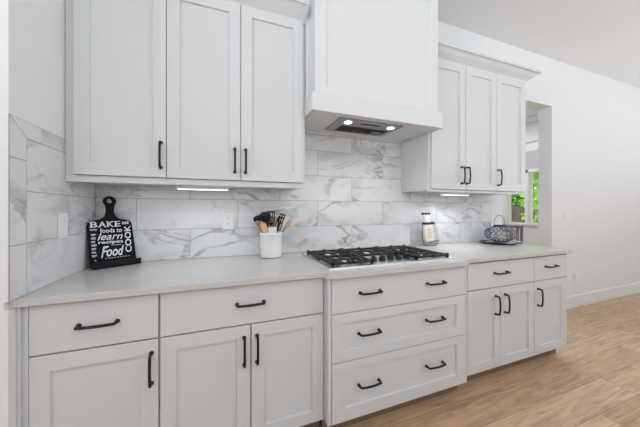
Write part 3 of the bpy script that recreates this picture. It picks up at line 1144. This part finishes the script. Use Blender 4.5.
utensil('wooden_turner', 'flat tan wooden turner at the back right of the crock', 'turner', (KX - 0.010, KY + 0.035, FZ), (KX + 0.036, KY + 0.045, 1.196),
        [('handle', 'wood2', shaft(0.006, 0, -0.06)), ('blade', 'wood', outline_head([(-.008, -.075), (.008, -.075), (.026, -.050), (.028, 0), (-.028, 0), (-.026, -.050)], .006))])
utensil('slotted_spoon', 'black slotted spoon right of centre in the crock', 'spoon', (KX - 0.020, KY - 0.020, FZ), (KX + 0.066, KY - 0.034, 1.196),
        [('handle', 'nylon', shaft(0.005, 0, -0.09)), ('blade', 'nylon', slotted(.046, .100, .004, 4))])
utensil('pasta_fork', 'black long-tined fork rising highest at the right of the crock', 'fork', (KX - 0.030, KY + 0.010, FZ), (KX + 0.094, KY + 0.030, 1.214),
        [('handle', 'nylon', shaft(0.005, 0, -0.07)), ('head', 'nylon', slotted(.040, .075, .005, 3))])
utensil('wooden_fork', 'orange-brown wooden spoon leaning far right out of the crock', 'spoon', (KX - 0.040, KY - 0.010, FZ), (KX + 0.140, KY - 0.016, 1.172),
        [('handle', 'wood2', shaft(0.006, 0, -0.04)), ('bowl', 'wood', bowl_head(.019, .070, .5))])

# ------------------------------------------------------------------ wired glass bottle leaning by the cooktop
bx, by, bz = 2.505, -0.085, 0.9145
bot = thing('glass_bottle', 'flat lilac glass bottle with cream label and black wire, against the backsplash', 'bottle', (bx, by, bz))
SH = -0.10      # the bottle's middle moves left going up


def loop(w, z, dx, yd, n=24, pw=2.6):
    out = []
    for k in range(n):
        a = 2 * PI * k / n
        ca, sa = math.cos(a), math.sin(a)
        out.append((dx + w * math.copysign(abs(ca) ** (2 / pw), ca), yd * math.copysign(abs(sa) ** (2 / pw), sa), z))
    return out


secs = [(0.052, 0.004, 0.010, 0.020), (0.076, 0.016, 0.012, 0.027), (0.087, 0.050, 0.012, 0.030), (0.090, 0.090, 0.006, 0.030), (0.084, 0.140, -0.002, 0.029), (0.075, 0.190, -0.010, 0.026), (0.064, 0.205, -0.014, 0.022), (0.050, 0.222, -0.020, 0.018)]
bm = N()
rings = [[bm.verts.new(p) for p in loop(w, z, dx, yd)] for (w, z, dx, yd) in secs]
for A, B in zip(rings, rings[1:]):
    for k in range(24):
        bm.faces.new((A[k], A[(k + 1) % 24], B[(k + 1) % 24], B[k]))
bm.faces.new(rings[0][::-1]); bm.faces.new(rings[-1])
obj('body', bm, 'glass', bot, world=False, smooth=True)
bm = N(); box(bm, -0.066, 0.030, -0.0345, -0.0325, 0.050, 0.196)
bm.transform(Matrix.Rotation(math.radians(-9), 4, 'Y'))
lb = obj('label_card', bm, 'label', bot, world=False, label='cream card with tan print')
bm = N()
for k, (a, b) in enumerate(((-.035, .020), (-.030, .012), (-.038, .026), (-.034, .022), (-.028, .016), (-.036, .020))):
    box(bm, a - 0.010, b - 0.010, -0.0350, -0.0346, 0.078 + 0.016 * k, 0.086 + 0.016 * k)
bm.transform(Matrix.Rotation(math.radians(-9), 4, 'Y'))
obj('print', bm, 'tan', lb, world=False)
bm = N()
for (w, z, dx, yd) in ((0.060, 0.004, 0.010, 0.024), (0.080, 0.018, 0.012, 0.031), (0.089, 0.034, 0.012, 0.033), (0.090, 0.046, 0.012, 0.034)):
    tube(bm, loop(w, z, dx, yd), 0.0022, 6, closed=True)
for s in (-1, 1):
    tube(bm, [(dx + s * (w + 0.003), 0, z) for (w, z, dx, yd) in secs[1:]], 0.0025, 6)
obj('wire_holder', bm, 'wiregrey', bot, world=False)
bm = N()
A = [bm.verts.new(p) for p in loop(0.070, 0.196, -0.014, 0.028)]
B = [bm.verts.new(p) for p in loop(0.068, 0.216, -0.018, 0.026)]
for k in range(24):
    bm.faces.new((A[k], A[(k + 1) % 24], B[(k + 1) % 24], B[k]))
bm.faces.new(A[::-1]); bm.faces.new(B)
obj('collar', bm, 'wire', bot, world=False)
bm = N()
rings = [[bm.verts.new(p) for p in loop(w, z, dx, yd, 20, 2)] for (w, z, dx, yd) in ((0.044, 0.216, -0.034, 0.018), (0.036, 0.240, -0.040, 0.018), (0.040, 0.285, -0.044, 0.018))]
for A, B in zip(rings, rings[1:]):
    for k in range(20):
        bm.faces.new((A[k], A[(k + 1) % 20], B[(k + 1) % 20], B[k]))
bm.faces.new(rings[0][::-1]); bm.faces.new(rings[-1])
obj('neck', bm, 'ceramic', bot, world=False, smooth=False)
bm = N()
tube(bm, [(-0.100, 0, 0.294), (0.004, 0, 0.294)], 0.006, 8)
for k in range(3):
    lathe(bm, [(0, -0.012), (0.009, -0.009), (0.0135, 0), (0.009, 0.009), (0, 0.012)], (-0.082 + 0.034 * k, 0, 0.294), 12)
obj('stopper', bm, 'wire', bot, world=False, smooth=False)

# ------------------------------------------------------------------ tray, napkin and woven lantern
lx, ly = 3.268, -0.205
bm = N()
lathe(bm, [(0, 0), (0.130, 0), (0.155, 0.006), (0.166, 0.014), (0.168, 0.017), (0.163, 0.017), (0.150, 0.010), (0.125, 0.005), (0, 0.005)], (lx - 0.015, ly + 0.012, 0.9140), 48, 0.93, 0.93)
tag(obj('round_tray', bm, 'plate'), 'round black tray under the blue woven lantern', 'tray')
bm = N()
nx, ny = 16, 12
grid = []
rn = random.Random(3)
for j in range(ny + 1):
    for i in range(nx + 1):
        u, v = i / nx, j / ny
        x = 3.235 + 0.200 * u + 0.012 * math.sin(5 * v)
        y = -0.305 + 0.210 * v + 0.010 * math.sin(4 * u)
        r = math.hypot(x - lx, y - ly)
        z = 0.9215 if r < 0.125 else (0.934 if r < 0.172 else max(0.9185, 0.934 - (r - 0.172) * 0.5))
        z += 0.0015 * (1 + math.sin(17 * u + 3 * v))
        grid.append(bm.verts.new((x, y, z)))
for j in range(ny):
    for i in range(nx):
        a = j * (nx + 1) + i
        bm.faces.new((grid[a], grid[a + 1], grid[a + nx + 2], grid[a + nx + 1]))
ext = bmesh.ops.extrude_face_region(bm, geom=bm.faces[:])
bmesh.ops.translate(bm, verts=[v for v in ext['geom'] if isinstance(v, bmesh.types.BMVert)], vec=(0, 0, 0.004))
tag(obj('cloth_napkin', bm, 'cloth', smooth=True), 'pale blue and white napkin spread over the black tray', 'napkin')

lan = thing('woven_lantern', 'squat blue woven lantern with black rim and wire handle at the counter end', 'lantern', (lx, ly, 0.930))
RW, RH = 0.130, 0.074


def ell(a, t):
    """t: -1 bottom .. 1 top"""
    r = RW * (1 - abs(t) ** 2.8 * 0.62)
    return (r * math.cos(a), r * math.sin(a), RH * (1 + t) + 0.004)


for d, rr in ((1, 0.0042), (-1, 0.0042)):
    bm = N()
    for k in range(18):
        tube(bm, [ell(2 * PI * k / 18 + d * 1.15 * s / 12, -1 + 2 * s / 12) for s in range(13)], rr, 6, flat=0.6)
    obj('weave', bm, 'blue', lan, world=False, smooth=True)
bm = N()
for t in (-0.98, -0.45, 0.0, 0.45):
    tube(bm, [ell(2 * PI * k / 40, t) for k in range(40)], 0.0022, 6, closed=True)
obj('hoops', bm, 'wiregrey', lan, world=False, smooth=True)
bm = N()
zt = 2 * RH + 0.004
lathe(bm, [(0.040, zt - 0.004), (0.052, zt - 0.004), (0.054, zt), (0.054, zt + 0.010), (0.050, zt + 0.013), (0.042, zt + 0.013), (0.040, zt + 0.010), (0.040, zt - 0.004)], (0, 0, 0), 36)
obj('rim', bm, 'wire', lan, world=False)
bm = N()
tube(bm, [(-0.010 + 0.062 * math.cos(a) * (1.12 if 0.3 < a < 2.8 else 1.0), 0.0, zt + 0.008 + 0.100 * math.sin(a)) for a in [PI * k / 18 for k in range(19)]], 0.0021, 6)
bm.transform(Matrix.Rotation(-0.1, 4, 'Z'))
obj('wire_handle', bm, 'wire', lan, world=False, smooth=True)
bm = N()
lathe(bm, [(0, 0.006), (0.046, 0.006), (0.048, 0.012), (0.048, 0.100), (0.044, 0.104), (0, 0.102)], (0, 0, 0), 24)
cd = obj('candle', bm, 'candle', lan, world=False, label='cream pillar candle')
bm = N(); tube(bm, [(0, 0, 0.101), (0.001, 0, 0.114)], 0.0014, 6); obj('wick', bm, 'wire', cd, world=False)

# ------------------------------------------------------------------ nook chair seen through the doorway
ch = thing('dining_chair', 'grey-topped slat-back chair seen through the doorway by the window', 'chair', (5.2, 1.02, 0))
cw = 0.52
y0c, y1c = 0.765, 0.765 + cw
bm = N(); box(bm, 5.185, 5.220, y0c, y1c, 0.950, 0.985); obj('top_rail', bm, 'chairgrey', ch, bevel=0.004)
for y in (y0c, y1c - 0.03):
    bm = N(); box(bm, 5.187, 5.217, y, y + 0.03, 0.0, 0.950); obj('leg', bm, 'chairgrey', ch, bevel=0.003)
for y in (y0c, y1c - 0.03):
    bm = N(); box(bm, 5.62, 5.65, y, y + 0.03, 0.0, 0.44); obj('leg', bm, 'chairgrey', ch, bevel=0.003)
for k in range(5):
    y = y0c + 0.055 + k * 0.092
    bm = N(); box(bm, 5.195, 5.210, y, y + 0.046, 0.49, 0.950); obj('slat', bm, 'wood2', ch, bevel=0.002, label='brown wooden slat')
bm = N(); box(bm, 5.17, 5.66, y0c, y1c, 0.44, 0.475); obj('seat', bm, 'wood2', ch, bevel=0.006)
bm = N(); box(bm, 5.195, 5.210, y0c + 0.03, y1c - 0.03, 0.475, 0.4901); obj('lower_rail', bm, 'chairgrey', ch)

# roller blind above the nook windows
bm = N()
box(bm, NX - 0.012, NX - 0.004, W2[0] - 0.05, W1[1] + 0.08, 2.062, 2.413)
tag(obj('window_blind', bm, 'blind'), 'flat grey blind drawn up above the far window', 'blind')

# ------------------------------------------------------------------ garden beyond the windows
bm = N(); box(bm, 6.7, 22, -6, 16, -0.5, -0.35); struct('ground', bm, 'ground')
bm = N()
y = 1.2
while y < 7:
    box(bm, 9.5, 9.52, y, y + 0.132, -0.35, 1.34)
    y += 0.14
box(bm, 9.52, 9.56, 1.2, 7.0, 1.10, 1.19); box(bm, 9.52, 9.56, 1.2, 7.0, 0.0, 0.09)
tag(obj('garden_fence', bm, 'fence'), 'brown board fence standing outside the far window', 'fence')


def bush(name, label, cx, cy, z0, z1, rx, ry, n, size, m, seed, slender=2.6):
    rb = random.Random(seed)
    t = thing(name, label, 'tree', (cx, cy, -0.35))
    bm = N()
    for k in range(5):
        a = rb.uniform(0, 2 * PI)
        e = (cx + rx * .6 * math.cos(a), cy + ry * .6 * math.sin(a), z0 + (z1 - z0) * rb.uniform(.6, .9))
        tube(bm, [(cx, cy, -0.35), ((cx + e[0]) / 2 + rb.uniform(-.08, .08), (cy + e[1]) / 2, (z0 + e[2]) / 2), e], [0.05, 0.03, 0.01], 6)
    obj('trunk', bm, 'bark', t)
    bm = N()
    for k in range(n):
        while True:
            p = Vector((rb.uniform(-1, 1), rb.uniform(-1, 1), rb.uniform(-1, 1)))
            if 0.25 < p.length < 1:
                break
        p = Vector((cx + p.x * rx, cy + p.y * ry, (z0 + z1) / 2 + p.z * (z1 - z0) / 2))
        s = size * rb.uniform(.6, 1.3)
        e = Euler((rb.uniform(0, 6.3), rb.uniform(0, 6.3), rb.uniform(0, 6.3))).to_matrix()
        v = [bm.verts.new(p + e @ Vector(q)) for q in ((0, -s / slender, 0), (s, 0, s * .15), (0, s / slender, 0), (-s, 0, s * .15))]
        bm.faces.new(v)
    obj('foliage', bm, m, t)
    return t


bush('garden_shrub', 'bright lime-green shrub close outside the wider window', 7.95, 1.75, -0.2, 3.4, 0.65, 0.62, 2600, 0.075, 'leaf', 1)
bush('garden_tree', 'green leafy tree rising behind the fence', 10.7, 5.0, 0.6, 4.6, 0.9, 1.9, 5200, 0.14, 'leaf2', 2)
bush('garden_tree', 'pale green tree behind the fence farther right', 10.6, 1.9, 0.4, 3.1, 0.8, 1.1, 2600, 0.13, 'leaf', 3)
